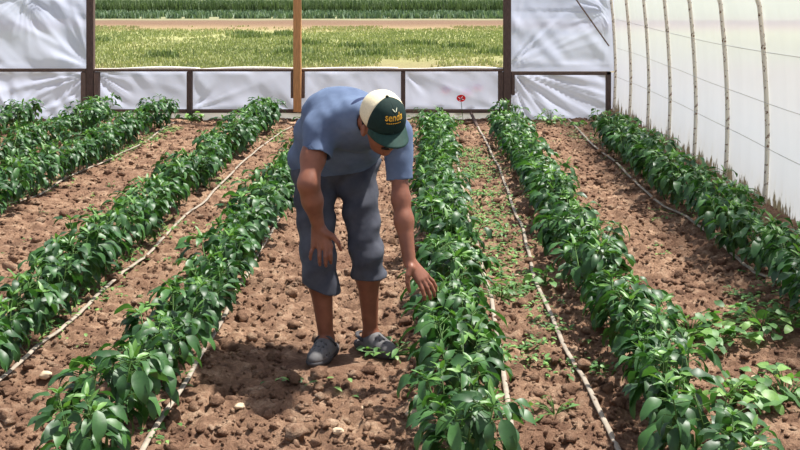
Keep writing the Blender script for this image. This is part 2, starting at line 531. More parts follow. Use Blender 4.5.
def timber(name, x0, x1, z0, z1, mat, label, y0=YE - .045, y1=YE + .045, cat='post', group=None):
    o = MB().box(x0, x1, y0, y1, z0, z1, .006).obj(name, mat, origin=((x0 + x1) / 2, (y0 + y1) / 2, z0))
    return tag(o, label, cat, group)
timber('wooden_post', XL - .05, XL + .05, -.05, 2.9, M_WOOD, 'dark wooden post between open bay and left plastic panel', group='posts of the end wall')
timber('wooden_post', XM - .055, XM + .05, .12, 3.3, M_WOOD_TAN, 'tall pale tan wooden post in the middle of the open bay', YE - .13, YE - .05, group='posts of the end wall')
timber('wooden_post', XR - .055, XR + .05, -.05, 2.95, M_WOOD, 'dark brown wooden post between open bay and right plastic panel', group='posts of the end wall')
timber('wooden_post', XC - .045, XC + .02, -.05, .66, M_WOOD, 'short brown post in the corner beside the plastic side wall', group='posts of the end wall')
timber('wooden_stud', -3.14 - .035, -3.14 + .035, .0, .66, M_WOOD, 'short dark stud between left post and tan post', cat='stud', group='studs of the low end wall')
timber('wooden_stud', -.23 - .03, -.23 + .03, .0, .66, M_WOOD, "short dark stud behind the man's cap", cat='stud', group='studs of the low end wall')
timber('wooden_stud', XL - .125, XL - .055, .1, .655, M_WOOD_GREY, 'short grey stud on the outer side of the left post', cat='stud', group='studs of the low end wall')
timber('wooden_stud', XL + .055, XL + .12, .1, .655, M_WOOD_GREY, 'short grey stud on the open-bay side of the left post', cat='stud', group='studs of the low end wall')
timber('wooden_block', XM - .10, XM + .09, .30, .66, M_WOOD_GREY, 'short grey board nailed behind the tan post', YE - .045, YE + .02, cat='board', group='short boards at the posts')
timber('wooden_block', XR - .125, XR - .06, .26, .66, M_WOOD, 'short dark board on the open-bay side of the right post', cat='board', group='short boards at the posts')
timber('wooden_block', XR + .055, XR + .10, .34, .62, M_WOOD, 'short dark board below the rail at the right panel', cat='board', group='short boards at the posts')
timber('wooden_rail', CX - HW, XL - .055, .66, .70, M_WOOD_RAIL, 'dark horizontal rail across the left plastic panel', cat='rail', group='rails of the end wall')
timber('wooden_rail', XL + .055, XM - .002, .664, .70, M_WOOD_RAIL, 'top rail of the low wall between left post and tan post', YE - .045, YE + .05, cat='rail', group='rails of the end wall')
timber('wooden_rail', XM + .002, XR - .06, .664, .70, M_WOOD_RAIL, 'top rail of the low wall between tan post and right post', YE - .045, YE + .05, cat='rail', group='rails of the end wall')
timber('wooden_rail', XR + .055, XC + .02, .615, .66, M_WOOD_RAIL, 'dark horizontal rail across the right plastic panel', YE - .045, YE + .05, cat='rail', group='rails of the end wall')
timber('wooden_rail', XL + .055, -3.18, .1, .145, M_WOOD_RAIL, 'bottom rail between left post and short stud', cat='rail', group='rails of the end wall')
timber('wooden_rail', -3.10, XM - .002, .1, .145, M_WOOD_RAIL, 'bottom rail between short stud and tan post', cat='rail', group='rails of the end wall')
timber('wooden_rail', XM + .002, -.262, .1, .145, M_WOOD_RAIL, 'bottom rail behind the man, between tan post and stud', cat='rail', group='rails of the end wall')
timber('wooden_rail', -.198, XR - .06, .1, .145, M_WOOD_RAIL, 'bottom rail below the red poppy', cat='rail', group='rails of the end wall')
timber('wooden_header', XL - .05, XR + .05, 2.3, 2.4, M_WOOD_RAIL, 'header beam over the open bay', cat='beam', y0=YE + .046, y1=YE + .1)
p0, p1 = at(575, -2, YE - .01), at(609, 46, YE - .01)
o = MB().tube([p0 + (p0 - p1) * .6, p0, p1], .010, 8).obj('diagonal_brace', M_WOOD_GREY, origin=p1)
tag(o, 'thin diagonal brace across the upper right plastic panel', 'brace')
p0, p1 = at(471, 113, 14.9), at(478, 128, 14.3)
o = MB().tube([p0, p1], .022, 8).obj('wooden_peg', M_WOOD, origin=p1)
tag(o, 'short dark leaning peg at the end of the hose', 'peg')

# ------------------------------------------------------------------ field outside
def field():
    t = NT('field_ground')
    y = t.xyz()[1]
    n = t.noise(.5, 5, .7, mapping=(.5, 1, 1))
    yy = t.math('ADD', y, t.math('MULTIPLY', t.math('SUBTRACT', n, .5), 5))
    r = t.math('DIVIDE', yy, 100)
    c = t.ramp(r, [(.0, lin(150, 144, 118)), (.235, lin(140, 126, 96)), (.29, lin(142, 142, 96)), (.44, lin(158, 160, 110)), (.50, lin(150, 130, 100)), (.56, lin(124, 100, 82)), (.615, lin(122, 102, 84)), (.63, lin(140, 138, 108)), (.80, lin(140, 146, 112))])
    c = t.mix(.5, c, t.ramp(t.noise(6, 5, .7), [(.3, lin(150, 140, 120)), (.7, (1, 1, 1, 1))]), 'MULTIPLY')
    t.col(c); t.rough(.95, .1); t.bump(t.noise(20, 3), .6, .05)
    v = [(-90, YE + .1, -.02), (60, YE + .1, -.02), (60, 260, -.02), (-90, 260, -.02)]
    # land also runs on beside and behind the tunnel
    o = mesh_obj('field', v, [(0, 1, 2, 3)], t.m)
    tag(o, 'grassy field beyond the open end of the tunnel', 'field', kind='structure')
    b = MB()
    b.add([(-90, -40, -.02), (-6.02, -40, -.02), (-6.02, YE + .1, -.02), (-90, YE + .1, -.02)], [(0, 1, 2, 3)])
    b.add([(2.66, -40, -.02), (60, -40, -.02), (60, YE + .1, -.02), (2.66, YE + .1, -.02)], [(0, 1, 2, 3)])
    b.add([(-6.02, -40, -.05), (2.66, -40, -.05), (2.66, -12, -.05), (-6.02, -12, -.05)], [(0, 1, 2, 3)])
    o = b.obj('field_strip', t.m)
    tag(o, 'dry grassy ground beside the tunnel', 'field', kind='structure')
    r = np.random.default_rng(5)
    def blades(name, x, y, hgt, wid, tint, mat, label, cat, nb=3):
        m = len(x); V = []; T = []
        for k in range(nb):
            a = r.random(m) * 6.28; w = wid * (.6 + .8 * r.random(m)); h = hgt * (.5 + r.random(m))
            ox, oy = (r.random(m) - .5) * wid * 2, (r.random(m) - .5) * wid * 2
            lx, ly = np.cos(a + 1.57) * h * .5 * r.random(m), np.sin(a + 1.57) * h * .5 * r.random(m)
            ca, sa = np.cos(a) * w * .5, np.sin(a) * w * .5
            z0 = np.full(m, -.02)
            A = np.stack([x + ox - ca, y + oy - sa, z0], -1); B = np.stack([x + ox + ca, y + oy + sa, z0], -1)
            C = np.stack([x + ox + lx + ca * .25, y + oy + ly + sa * .25, h * .98], -1); D = np.stack([x + ox + lx - ca * .25, y + oy + ly - sa * .25, h], -1)
            V.append(np.stack([A, B, C, D], 1)); T.append(np.repeat(np.clip(tint + .3 * (r.random(m) - .5), 0, 1)[:, None], 4, 1))
        V = np.concatenate(V).reshape(-1, 3); T = np.concatenate(T).ravel()
        f = np.arange(len(V)).reshape(-1, 4)
        o = mesh_obj(name, V, f, mat, smooth=False)
        set_attr(o.data, 'tint', T)
        return tag(o, label, cat, kind='stuff')
    def area(n, y0, y1, p=1.0, m0=60, m1=560):
        y = y0 + (y1 - y0) * r.random(n) ** p
        x = ((m0 + (m1 - m0) * r.random(n)) - VX) * y / F
        return x, y
    gm = m_leaf('field_grass', lin(136, 148, 96), lin(178, 182, 126), lin(208, 194, 150), .9, .15)
    x, y = area(30000, 22.5, 52, 1.3)
    nz = vnoise(x * .35, y * .22, seed=4) + .5 * vnoise(x * 1.3, y * .8, seed=14)
    keep = nz + .6 * r.random(len(x)) > -.25 + .8 * sstep(42, 53, y)
    tint = np.clip(.45 - .35 * nz + .5 * (1 - sstep(23, 26.5, y)) + .35 * sstep(40, 50, y), 0, 1)
    blades('field_grass', x[keep], y[keep], .05, .05, tint[keep], gm, 'low yellow-green grass covering the field', 'grass', 2)
    x, y = area(14, 26, 44)
    xs = np.repeat(x, 90) + .35 * r.normal(size=14 * 90); ys = np.repeat(y, 90) + .25 * r.normal(size=14 * 90)
    wm = m_leaf('field_weed', lin(108, 124, 76), lin(128, 142, 90), lin(150, 162, 108), .9, .15)
    blades('field_weeds', xs, ys, .13, .06, np.full(len(xs), .4), wm, 'darker green weed tufts dotted over the field grass', 'grass', 2)
    # band of low crop
    cm = m_leaf('low_crop_leaf', lin(82, 106, 80), lin(122, 144, 112), lin(176, 188, 160), .8, .15)
    xs, ys = [], []
    for ry in (65.5, 69.5, 73.5):
        px = np.arange(50, 570, 7.0) ; X = (px - VX) * ry / F + .1 * r.normal(size=len(px))
        for q in X:
            if r.random() < .12: continue
            m = 46; xs.append(q + .16 * r.normal(size=m)); ys.append(ry + .16 * r.normal(size=m))
    xs, ys = np.concatenate(xs), np.concatenate(ys)
    blades('low_crop', xs, ys, .26, .13, .25 + .5 * r.random(len(xs)), cm, 'band of low grey-green crop rows across the far field', 'crop', 1)
    # tall crop behind
    tm = m_leaf('tall_crop_leaf', lin(84, 104, 68), lin(116, 134, 90), lin(156, 170, 126), .85, .12)
    x, y = area(26000, 79.5, 100, 1.8, 30, 600)
    blades('tall_crop', x, y, .62, .09, np.clip(.3 + .35 * sstep(79.5, 84, y) + .2 * vnoise(x * .6, y * .6, seed=2), 0, 1), tm, 'dense tall green crop at the far edge of the field', 'crop', 2)
field()

# poppies at the end wall
M_POPPY = m_plain('poppy_petal', lin(228, 18, 18), .5, .3, .2, 60)
def poppy(px, py, y, label):
    c = at(px, py, y)
    r0 = bpy.data.objects.new('poppy_flower', None); COL.objects.link(r0); r0.location = (c[0], c[1], 0)
    tag(r0, label, 'flower', 'red poppies at the end wall')
    org = (c[0], c[1], 0)
    MB().tube([(c[0] + .03, c[1], -.02), (c[0] + .012, c[1], c[2] * .55), (c[0], c[1], c[2] - .02)], .004, 6).obj('stem', M_STEM, r0, org)
    for k in range(4):
        v = []; f = []
        a0 = k * math.pi / 2 + .3
        for i in range(4):
            for j in range(5):
                rr = .062 * i / 3; aa = a0 + (j - 2) * .42 * (.5 + .5 * i / 3)
                v.append((c[0] + rr * math.cos(aa), c[1] - .012 + .25 * rr * math.sin(aa) - .1 * rr, c[2] + rr * math.sin(aa) * .75 + .2 * rr))
        for i in range(3):
            for j in range(4): f.append((i * 5 + j, i * 5 + j + 1, i * 5 + j + 6, i * 5 + j + 5))
        mesh_obj('petal', v, f, M_POPPY, r0, org)
    bv, bf = ico(1)
    mesh_obj('flower_centre', bv * .011 + c + np.array([0, -.02, 0]), bf, M_WOOD, r0, org)
poppy(461, 99, 14.92, 'red poppy in front of the white end wall sheet')
poppy(446, 91, 15.13, 'poppy blurred pink behind the end wall sheet, leftmost of three')
poppy(467, 93, 15.13, 'poppy blurred pink behind the end wall sheet, middle of three')
poppy(478, 88, 15.13, 'poppy blurred pink behind the end wall sheet, rightmost of three')

# ------------------------------------------------------------------ drip hoses
def smooth_path(P, n=10):
    P = [np.array(p) for p in P]; out = []
    for i in range(len(P) - 1):
        a, b, c, d = P[max(i - 1, 0)], P[i], P[i + 1], P[min(i + 2, len(P) - 1)]
        for k in range(n):
            t = k / n
            out.append(.5 * ((2 * b) + (c - a) * t + (2 * a - 5 * b + 4 * c - d) * t * t + (3 * b - a - 3 * c + d) * t ** 3))
    out.append(P[-1]); return np.array(out)
def hose(pix, label, seed, w=.0125):
    P = smooth_path([gp(*p) for p in pix], 14)
    x, y = P[:, 0], P[:, 1]
    x = x + .008 * vnoise(y * 2.2, y * 0, seed=seed)
    z = np.maximum(np.maximum(ground_h(x, y), ground_h(x + .012, y)), ground_h(x - .012, y))
    k = np.ones(11) / 11
    z = np.convolve(np.pad(z, 5, mode='edge'), k, 'valid') + .012
    pts = np.stack([x, y, z], -1)
    o = MB().tube(pts, w, 8, .5).obj('drip_hose', M_HOSE, origin=pts[0], smooth=True)
    tag(o, label, 'hose', 'drip irrigation hoses along the rows')
hose([(478, 129), (485, 143), (498, 168), (512, 205), (525, 238), (533, 272), (545, 305), (562, 345), (585, 390), (610, 440), (632, 490)], "grey drip hose on bare soil right of the row under the man's hand", 1)
hose([(449, 125), (455, 150), (461, 185), (470, 225), (482, 268), (494, 320), (503, 375), (512, 440)], 'grey drip hose pressed against the row under the hand', 2)
hose([(297, 165), (285, 200), (276, 228), (258, 262), (238, 295), (222, 325), (200, 365), (178, 405), (150, 448), (128, 490)], 'grey drip hose between the man and the row beside him', 3)
hose([(292, 128), (272, 140), (248, 160), (228, 180), (205, 205), (185, 218), (160, 245), (140, 263), (115, 285), (98, 302), (70, 330), (40, 352), (15, 375), (-40, 420)], 'long grey drip hose crossing the left foreground to the frame edge', 4)
hose([(175, 125), (158, 135), (140, 148), (115, 160), (85, 174), (60, 185), (35, 200), (-10, 215)], 'grey drip hose half hidden by weeds along the third row left of the man', 5)
hose([(568, 120), (575, 130), (590, 145), (602, 155), (620, 170), (640, 190), (656, 205), (680, 218), (700, 234), (715, 245), (735, 262), (752, 278), (775, 288), (792, 296), (840, 312)], 'kinked grey drip hose near the plastic side wall', 6, .014)

# ------------------------------------------------------------------ leaves and plants
def leaf_geo(L, Wd, droop, fold, wave, seed, n=8):
    r = np.random.default_rng(seed)
    v = []
    for i in range(n + 1):
        t = i / n
        w = Wd * .5 * (t ** .62) * ((1 - t) ** .85) * 1.98 if 0 < i < n else .0012
        ang = -droop * t
        # arc along length
        y = L * (math.sin(droop * t) / droop if droop > .01 else t)
        z = -L * ((1 - math.cos(droop * t)) / droop if droop > .01 else 0)
        up = (math.sin(droop * t), math.cos(droop * t))
        for s in (-1, 0, 1):
            lift = abs(s) * w * fold + (wave * math.sin(t * 9 + s * 1.5 + seed) * w if s else 0)
            v.append((s * w * math.cos(math.atan(fold)), y + up[0] * lift, z + up[1] * lift))
    f = []
    for i in range(n):
        for s in (0, 1):
            a = i * 3 + s
            f.append((a, a + 1, a + 4, a + 3))
    return np.array(v, np.float32), np.array(f, np.int32)

LEAVES = []      # (verts, faces, mesh)
for k in range(12):
    old = k < 8
    L = (.100 + .018 * math.sin(k * 2.1)) if old else (.062 + .012 * math.sin(k * 3))
    v, f = leaf_geo(L, L * (.62 + .06 * math.sin(k * 1.7)) if old else L * .42, (.8 + .6 * ((k * 37) % 8) / 8) if old else .35, .22 + .16 * ((k * 5) % 4) / 4, .2, k)
    me = make_mesh('leaf', v, f, M_LEAF)
    tint = ((.10, .3, .5, .2, .42, .15, .34, .58)[k] if old else (.66, .85, .6, .76)[k - 8])
    set_attr(me, 'tint', np.full(len(v), tint))
    LEAVES.append((v, f, me, tint))

def basis(dirv, roll=0.0):
    y = Vector(dirv).normalized()
    z = Vector((0, 0, 1)) - y * y.z
    if z.length < .05: z = Vector((0, 1, 0)) - y * y.y
    z.normalize(); x = y.cross(z)
    m = Matrix((x, y, z)).transposed()
    return m @ Matrix.Rotation(roll, 3, 'Y')

def plant_design(seed, height=.40, spread=.17, nleaf=64):
    r = random.Random(seed)
    st = MB(); place = []
    st.tube([(0, 0, -.03), (.004, .003, .1), (0, .006, .17)], [.007, .006, .005], 6)
    br = []
    nb = 5
    for b in range(nb):
        a = b * 6.283 / nb + r.uniform(-.4, .4)
        rad = spread * r.uniform(.35, 1.0) * (1 if b else .1)
        top = height * r.uniform(.82, 1.0)
        p0 = Vector((0, .006, .08 + .03 * r.random())); p2 = Vector((math.cos(a) * rad, math.sin(a) * rad, top - .03))
        p1 = (p0 + p2) / 2 + Vector((math.cos(a) * .03, math.sin(a) * .03, .0))
        st.tube([p0, p1, p2], [.0045, .0038, .0025], 5)
        br.append((p0, p1, p2, a))
    for i in range(nleaf):
        p0, p1, p2, a = br[i % nb]
        t = r.random() ** .8
        p = p0.lerp(p1, t * 2) if t < .5 else p1.lerp(p2, t * 2 - 1)
        az = a + r.gauss(0, 1.25)
        out = Vector((math.cos(az), math.sin(az), 0))
        pitch = r.uniform(-.75, .2) + .4 * (t - .5)
        d = out * math.cos(pitch) + Vector((0, 0, math.sin(pitch)))
        pet = r.uniform(.03, .075)
        q = p + (out * .9 + Vector((0, 0, .35))).normalized() * pet
        st.tube([p, q], .0016, 3, cap=False)
        k = r.randrange(8)
        sc = r.uniform(.78, 1.12) * (1.05 - .15 * (t > .85))
        place.append((k, Matrix.Translation(q) @ (basis(d, r.gauss(0, .3)) * sc).to_4x4()))
    for (p0, p1, p2, a) in br:
        for j in range(5):
            az = r.uniform(0, 6.28); pitch = r.uniform(.15, 1.1)
            d = Vector((math.cos(az) * math.cos(pitch), math.sin(az) * math.cos(pitch), math.sin(pitch)))
            place.append((8 + r.randrange(4), Matrix.Translation(p2) @ (basis(d, r.gauss(0, .3)) * r.uniform(.7, 1.1)).to_4x4()))
    return st, place

def joined(place, mats=None):
    V, Fc, T, b = [], [], [], 0
    for k, M in place:
        v, f, _, tint = LEAVES[k]
        A = np.array(M)
        V.append(v @ A[:3, :3].T + A[:3, 3]); Fc.append(f + b); T.append(np.full(len(v), tint)); b += len(v)
    return np.concatenate(V), np.concatenate(Fc), np.concatenate(T)

DESIGNS = []
for s in range(8):
    st, place = plant_design(40 + s, .405, .155, 86)
    sme = make_mesh('stem', st.v, st.f, M_STEM)
    v, f, T = joined(place)
    fme = make_mesh('foliage', v, f, M_LEAF); set_attr(fme, 'tint', T)
    DESIGNS.append((sme, place, fme))

NEAR = 8.6
def pepper(x, y, seed, label, group, sc=1.0):
    r = random.Random(seed)
    sme, place, fme = DESIGNS[r.randrange(len(DESIGNS))]
    root = bpy.data.objects.new('pepper_plant', None); COL.objects.link(root)
    z = float(ground_h([x], [y], False)[0])
    root.location = (x, y, z); root.rotation_euler = (r.gauss(0, .05), r.gauss(0, .05), r.uniform(0, 6.28))
    root.scale = (sc, sc, sc * r.uniform(.94, 1.06))
    root.empty_display_size = .05
    tag(root, label, 'pepper plant', group)
    o = bpy.data.objects.new('stem', sme); COL.objects.link(o); o.parent = root
    if y < NEAR:
        for k, M in place:
            o = bpy.data.objects.new('leaf', LEAVES[k][2]); COL.objects.link(o); o.parent = root
            o.matrix_local = M
    else:
        o = bpy.data.objects.new('foliage', fme); COL.objects.link(o); o.parent = root
    return root

ROWDEF = [  # x, first y, last y, spacing, phrase
    (-4.95, 12.5, 14.2, .42, 'fifth row left of the man'),
    (-4.03, 10.3, 14.1, .38, 'fourth row left of the man'),
    (-3.28, 8.3, 14.0, .38, 'third row left of the man'),
    (-1.97, 4.75, 14.1, .36, 'second row left of the man'),
    (-1.13, 3.80, 14.2, .345, 'first row left of the man'),
    (.165, 3.76, 12.9, .345, "row under the man's hand"),
    (.985, 3.60, 13.4, .345, 'first row right of his hand'),
    (2.10, 5.75, 12.9, .36, 'row along the plastic side wall')]
for ri, (rx, y0, y1, dy, phrase) in enumerate(ROWDEF):
    y, k = y0, 0
    rr = random.Random(900 + ri)
    while y < y1:
        x = rx + rr.gauss(0, .025)
        sc = rr.uniform(.9, 1.1) * (.82 if ri == 6 and y < 3.8 else 1)
        skip = False
        if ri == 2 and 12.9 < y < 13.5: skip = True
        if ri == 7: sc *= 1.08
        if not skip:
            last = y + dy * 1.1 >= y1
            lab = 'leafy pepper plant, ' + ORD[k] + ' from the camera in the ' + phrase
            pepper(x, y, ri * 100 + k, lab, 'pepper plants in the ' + phrase, sc)
            k += 1
        y += dy * rr.uniform(.92, 1.08)

# weeds --------------------------------------------------------------
WL = []
for k in range(5):
    v, f = leaf_geo(.05 + .012 * math.sin(k * 2), .034, .5 + .1 * k, .15, .1, 50 + k, 5)
    me = make_mesh('leaf', v, f, M_WEED); set_attr(me, 'tint', np.full(len(v), (.25, .5, .7, .4, .85)[k]))
    WL.append((v, f, me, (.25, .5, .7, .4, .85)[k]))
BL = []
for k in range(4):
    v, f = leaf_geo(.085, .07, .5 + .15 * k, .12, .15, 70 + k, 6)
    me = make_mesh('leaf', v, f, M_WEED); set_attr(me, 'tint', np.full(len(v), (.1, .35, .55, .8)[k]))
    BL.append((v, f, me, 0))

def weed(px, py, size, n, label, group, broad=False, height=.1, seed=0, cat='weed', name='weed'):
    x, y = gp(px, py)
    r = random.Random(seed)
    z = float(ground_h([x], [y])[0])
    root = bpy.data.objects.new(name, None); COL.objects.link(root); root.location = (x, y, z - .005)
    tag(root, label, cat, group)
    st = MB(); P = []
    for i in range(n):
        a = r.uniform(0, 6.28); d = size * math.sqrt(r.random())
        h = height * r.uniform(.35, 1) * (1 - .4 * d / max(size, .01))
        q = Vector((math.cos(a) * d, math.sin(a) * d, h))
        st.tube([(0, 0, 0), (q.x * .45, q.y * .45, h * .75), q], [.003, .0025, .0015], 4, cap=False)
        az = a + r.gauss(0, .8); pitch = r.uniform(-.3, .5)
        dv = Vector((math.cos(az) * math.cos(pitch), math.sin(az) * math.cos(pitch), math.sin(pitch)))
        P.append((Matrix.Translation(q) @ (basis(dv, r.gauss(0, .4)) * r.uniform(.7, 1.15)).to_4x4(), r.randrange(4)))
    st.obj('stem', M_STEM, root)
    for M, k in P:
        o = bpy.data.objects.new('leaf', (BL if broad else WL)[k][2]); COL.objects.link(o); o.parent = root; o.matrix_local = M

weed(690, 338, .22, 46, 'broad-leaved weed touching the row right of the hand row', 'large weeds', True, .17, 1, name='broadleaf_weed')
weed(762, 330, .24, 48, 'low broad-leaved weed behind the pale stone by the right edge', 'large weeds', True, .14, 2, name='broadleaf_weed')
weed(722, 345, .14, 20, 'small broad-leaved weed between two larger spreading weeds', 'large weeds', True, .12, 12, name='broadleaf_weed')
weed(785, 398, .24, 56, 'spreading broad-leaved weed at the lower right edge', 'large weeds', True, .15, 3, name='broadleaf_weed')
weed(735, 405, .16, 24, 'broad-leaved weed beside the last plant at the lower right', 'large weeds', True, .12, 4, name='broadleaf_weed')
weed(388, 358, .13, 34, "dark leafy weed at the man's front shoe beside the row", 'large weeds', False, .09, 5)
weed(545, 288, .1, 12, 'small broad-leaved weed between hose and the row right of it', 'large weeds', True, .12, 6, name='broadleaf_weed')
weed(555, 418, .1, 14, 'upright green weed beside the hose in the right foreground', 'large weeds', False, .12, 7)
weed(600, 375, .1, 12, 'small green weed right of the hose in the foreground', 'large weeds', False, .08, 8)
weed(500, 300, .2, 44, 'bright green weed patch between hand row and bare hose', 'large weeds', False, .1, 9)
weed(512, 290, .15, 30, 'bright green weed close to the bare hose', 'large weeds', False, .1, 10)
weed(716, 215, .14, 22, 'broad-leaved weed at the foot of the side wall row', 'large weeds', True, .1, 11, name='broadleaf_weed')
weed(430, 415, .08, 12, 'pale green weed below the hand row on the path side', 'large weeds', False, .09, 13)
weed(190, 122, .16, 26, 'dark weed growing at the foot of the short stud', 'large weeds', True, .14, 14, name='broadleaf_weed')
weed(550, 126, .2, 34, 'leafy weed at the foot of the right plastic panel', 'large weeds', True, .26, 15, name='broadleaf_weed')
weed(577, 128, .12, 18, 'small dark weed below the corner of the right panel', 'large weeds', True, .12, 16, name='broadleaf_weed')
weed(420, 128, .14, 26, 'light green weed at the end wall behind the cap', 'large weeds', False, .2, 17)
weed(455, 126, .16, 30, 'grey-green weed at the end wall under the poppy', 'large weeds', False, .2, 18)

def sprouts(name, label, strips, n, seed):
    r = np.random.default_rng(seed)
    V, Fc, T, b = [], [], [], 0
    for (pa, pb, wd, cnt) in strips:
        (xa, ya), (xb, yb) = gp(*pa), gp(*pb)
        for c in range(cnt):
            t = r.random(); x = xa + (xb - xa) * t + wd * r.normal(); y = ya + (yb - ya) * t
            if vnoise([x * 2.3], [y * 1.5], seed=77)[0] < -.1 or y < 3.9: continue
            for j in range(r.integers(3, 8)):
                px, py = x + .035 * r.normal(), y + .035 * r.normal()
                z = float(ground_h([px], [py])[0]) + .012
                az = r.random() * 6.28; pit = r.uniform(.0, .8)
                M = np.array(Matrix.Translation((px, py, z)) @ (basis((math.cos(az), math.sin(az), pit)) * float(r.uniform(.4, .9))).to_4x4())
                k = int(r.integers(0, 5)); v, f, _, tint = WL[k]
                V.append(v @ M[:3, :3].T + M[:3, 3]); Fc.append(f + b); T.append(np.full(len(v), tint)); b += len(v)
    o = mesh_obj(name, np.concatenate(V), np.concatenate(Fc), M_WEED)
    set_attr(o.data, 'tint', np.concatenate(T))
    tag(o, label, 'weeds', kind='stuff')
sprouts('weed_sprouts', 'tiny green weed sprouts scattered along hoses and rows', [
    ((465, 135), (560, 430), .1, 480), ((455, 130), (525, 440), .08, 440), ((480, 150), (600, 400), .12, 90),
    ((285, 132), (0, 365), .06, 340), ((290, 180), (150, 450), .05, 60), ((270, 150), (20, 400), .15, 60),
    ((175, 130), (0, 210), .05, 300), ((565, 125), (800, 300), .08, 130), ((520, 130), (720, 260), .3, 60), ((700, 290), (800, 330), .2, 90), ((150, 150), (0, 260), .25, 25), ((340, 380), (420, 400), .2, 12)], 0, 55)

# ------------------------------------------------------------------ the man
def A3(*p): return np.array(p, dtype=np.float32)

class SDF:
    """distance grid with smooth unions, turned into one continuous surface"""
    def __init__(s, lo, hi, h):
        s.lo = np.array(lo, np.float32); s.h = h
        s.n = np.ceil((np.array(hi) - s.lo) / h).astype(int) + 1
        s.D = np.full(s.n, .5, np.float32)
    def sub(s, lo, hi):
        i0 = np.maximum(((np.array(lo) - s.lo) / s.h).astype(int), 0); i1 = np.minimum(((np.array(hi) - s.lo) / s.h).astype(int) + 2, s.n)
        ax = [s.lo[a] + s.h * np.arange(i0[a], i1[a], dtype=np.float32) for a in range(3)]
        P = np.stack(np.meshgrid(*ax, indexing='ij'), -1)
        return (slice(i0[0], i1[0]), slice(i0[1], i1[1]), slice(i0[2], i1[2])), P
    def _put(s, sl, d, k):
        o = s.D[sl]
        if k > 0:
            hh = np.maximum(k - np.abs(o - d), 0) / k
            s.D[sl] = np.minimum(o, d) - hh * hh * k * .25
        else: s.D[sl] = np.minimum(o, d)
    def cone(s, a, b, ra, rb, k=.02, cut=False):
        a, b = np.asarray(a, np.float32), np.asarray(b, np.float32)
        m = max(ra, rb) + k + 3 * s.h
        sl, P = s.sub(np.minimum(a, b) - m, np.maximum(a, b) + m)
        ab = b - a; t = np.clip(((P - a) @ ab) / max(float(ab @ ab), 1e-9), 0, 1)
        d = np.linalg.norm(P - a - t[..., None] * ab, axis=-1) - (ra + (rb - ra) * t)
        if cut: s.D[sl] = np.maximum(s.D[sl], -d)
        else: s._put(sl, d, k)
        return s
    def chain(s, pts, rs, k=.02):
        for i in range(len(pts) - 1): s.cone(pts[i], pts[i + 1], rs[i], rs[i + 1], k)
        return s
    def ell(s, c, R, rad, k=.03, cut=False):
        """ellipsoid at c, rows of R are its axes"""
        c = np.asarray(c, np.float32); R = np.asarray(R, np.float32); rad = np.asarray(rad, np.float32)
        m = rad.max() + k + 3 * s.h
        sl, P = s.sub(c - m, c + m)
        q = (P - c) @ R.T
        k0 = np.linalg.norm(q / rad, axis=-1); k1 = np.linalg.norm(q / rad ** 2, axis=-1) + 1e-6
        d = k0 * (k0 - 1) / k1
        if cut: s.D[sl] = np.maximum(s.D[sl], -d)
        else: s._put(sl, d, k)
        return s
    def plane_cut(s, p, n, lo, hi):
        """removes what lies on the +n side of p inside the box lo..hi"""
        sl, P = s.sub(lo, hi)
        n = np.asarray(n, np.float32); n = n / np.linalg.norm(n)
        s.D[sl] = np.maximum(s.D[sl], (P - np.asarray(p, np.float32)) @ n)
        return s
    def ripple(s, fn, lo=None, hi=None):
        sl, P = s.sub(s.lo if lo is None else lo, (s.lo + s.h * (s.n - 1)) if hi is None else hi)
        m = np.abs(s.D[sl]) < .04
        d = s.D[sl]; d[m] += fn(P[m][:, 0], P[m][:, 1], P[m][:, 2]); s.D[sl] = d
        return s
    def mesh(s):
        D = s.D; D[0] = D[-1] = .5; D[:, 0] = D[:, -1] = .5; D[:, :, 0] = D[:, :, -1] = .5
        ins = D < 0
        c = np.zeros(tuple(s.n - 1), np.uint8)
        offs = [(i, j, k) for i in (0, 1) for j in (0, 1) for k in (0, 1)]
        def cs(o): return tuple(slice(o[a], s.n[a] - 1 + o[a]) for a in range(3))
        for o in offs: c += ins[cs(o)]
        act = np.argwhere((c > 0) & (c < 8))
        idx = np.full(tuple(s.n - 1), -1, np.int32); idx[tuple(act.T)] = np.arange(len(act))
        acc = np.zeros((len(act), 3), np.float32); cnt = np.zeros(len(act), np.float32)
        val = {o: D[act[:, 0] + o[0], act[:, 1] + o[1], act[:, 2] + o[2]] for o in offs}
        for o in offs:
            for a in range(3):
                if o[a] == 0:
                    q = list(o); q[a] = 1; q = tuple(q)
                    v0, v1 = val[o], val[q]; m = (v0 < 0) != (v1 < 0)
                    t = v0[m] / (v0[m] - v1[m])
                    p = np.repeat(np.array(o, np.float32)[None], m.sum(), 0); p[:, a] = t
                    acc[m] += p; cnt[m] += 1
        V = s.lo + s.h * (act + acc / cnt[:, None])
        Q = []
        for a in range(3):
            b, cc = (a + 1) % 3, (a + 2) % 3
            s0 = [slice(1, -1)] * 3; s1 = [slice(1, -1)] * 3
            s0[a] = slice(0, -1); s1[a] = slice(1, None)
            i0, i1 = ins[tuple(s0)], ins[tuple(s1)]
            e = np.argwhere(i0 != i1)
            if not len(e): continue
            fl = i0[tuple(e.T)]
            e = e.copy(); e[:, b] += 1; e[:, cc] += 1
            def g(db, dc):
                q = e.copy(); q[:, b] -= db; q[:, cc] -= dc
                return idx[tuple(q.T)]
            q = np.stack([g(1, 1), g(0, 1), g(0, 0), g(1, 0)], 1)
            q[~fl] = q[~fl][:, ::-1]
            Q.append(q)
        return V, np.concatenate(Q)

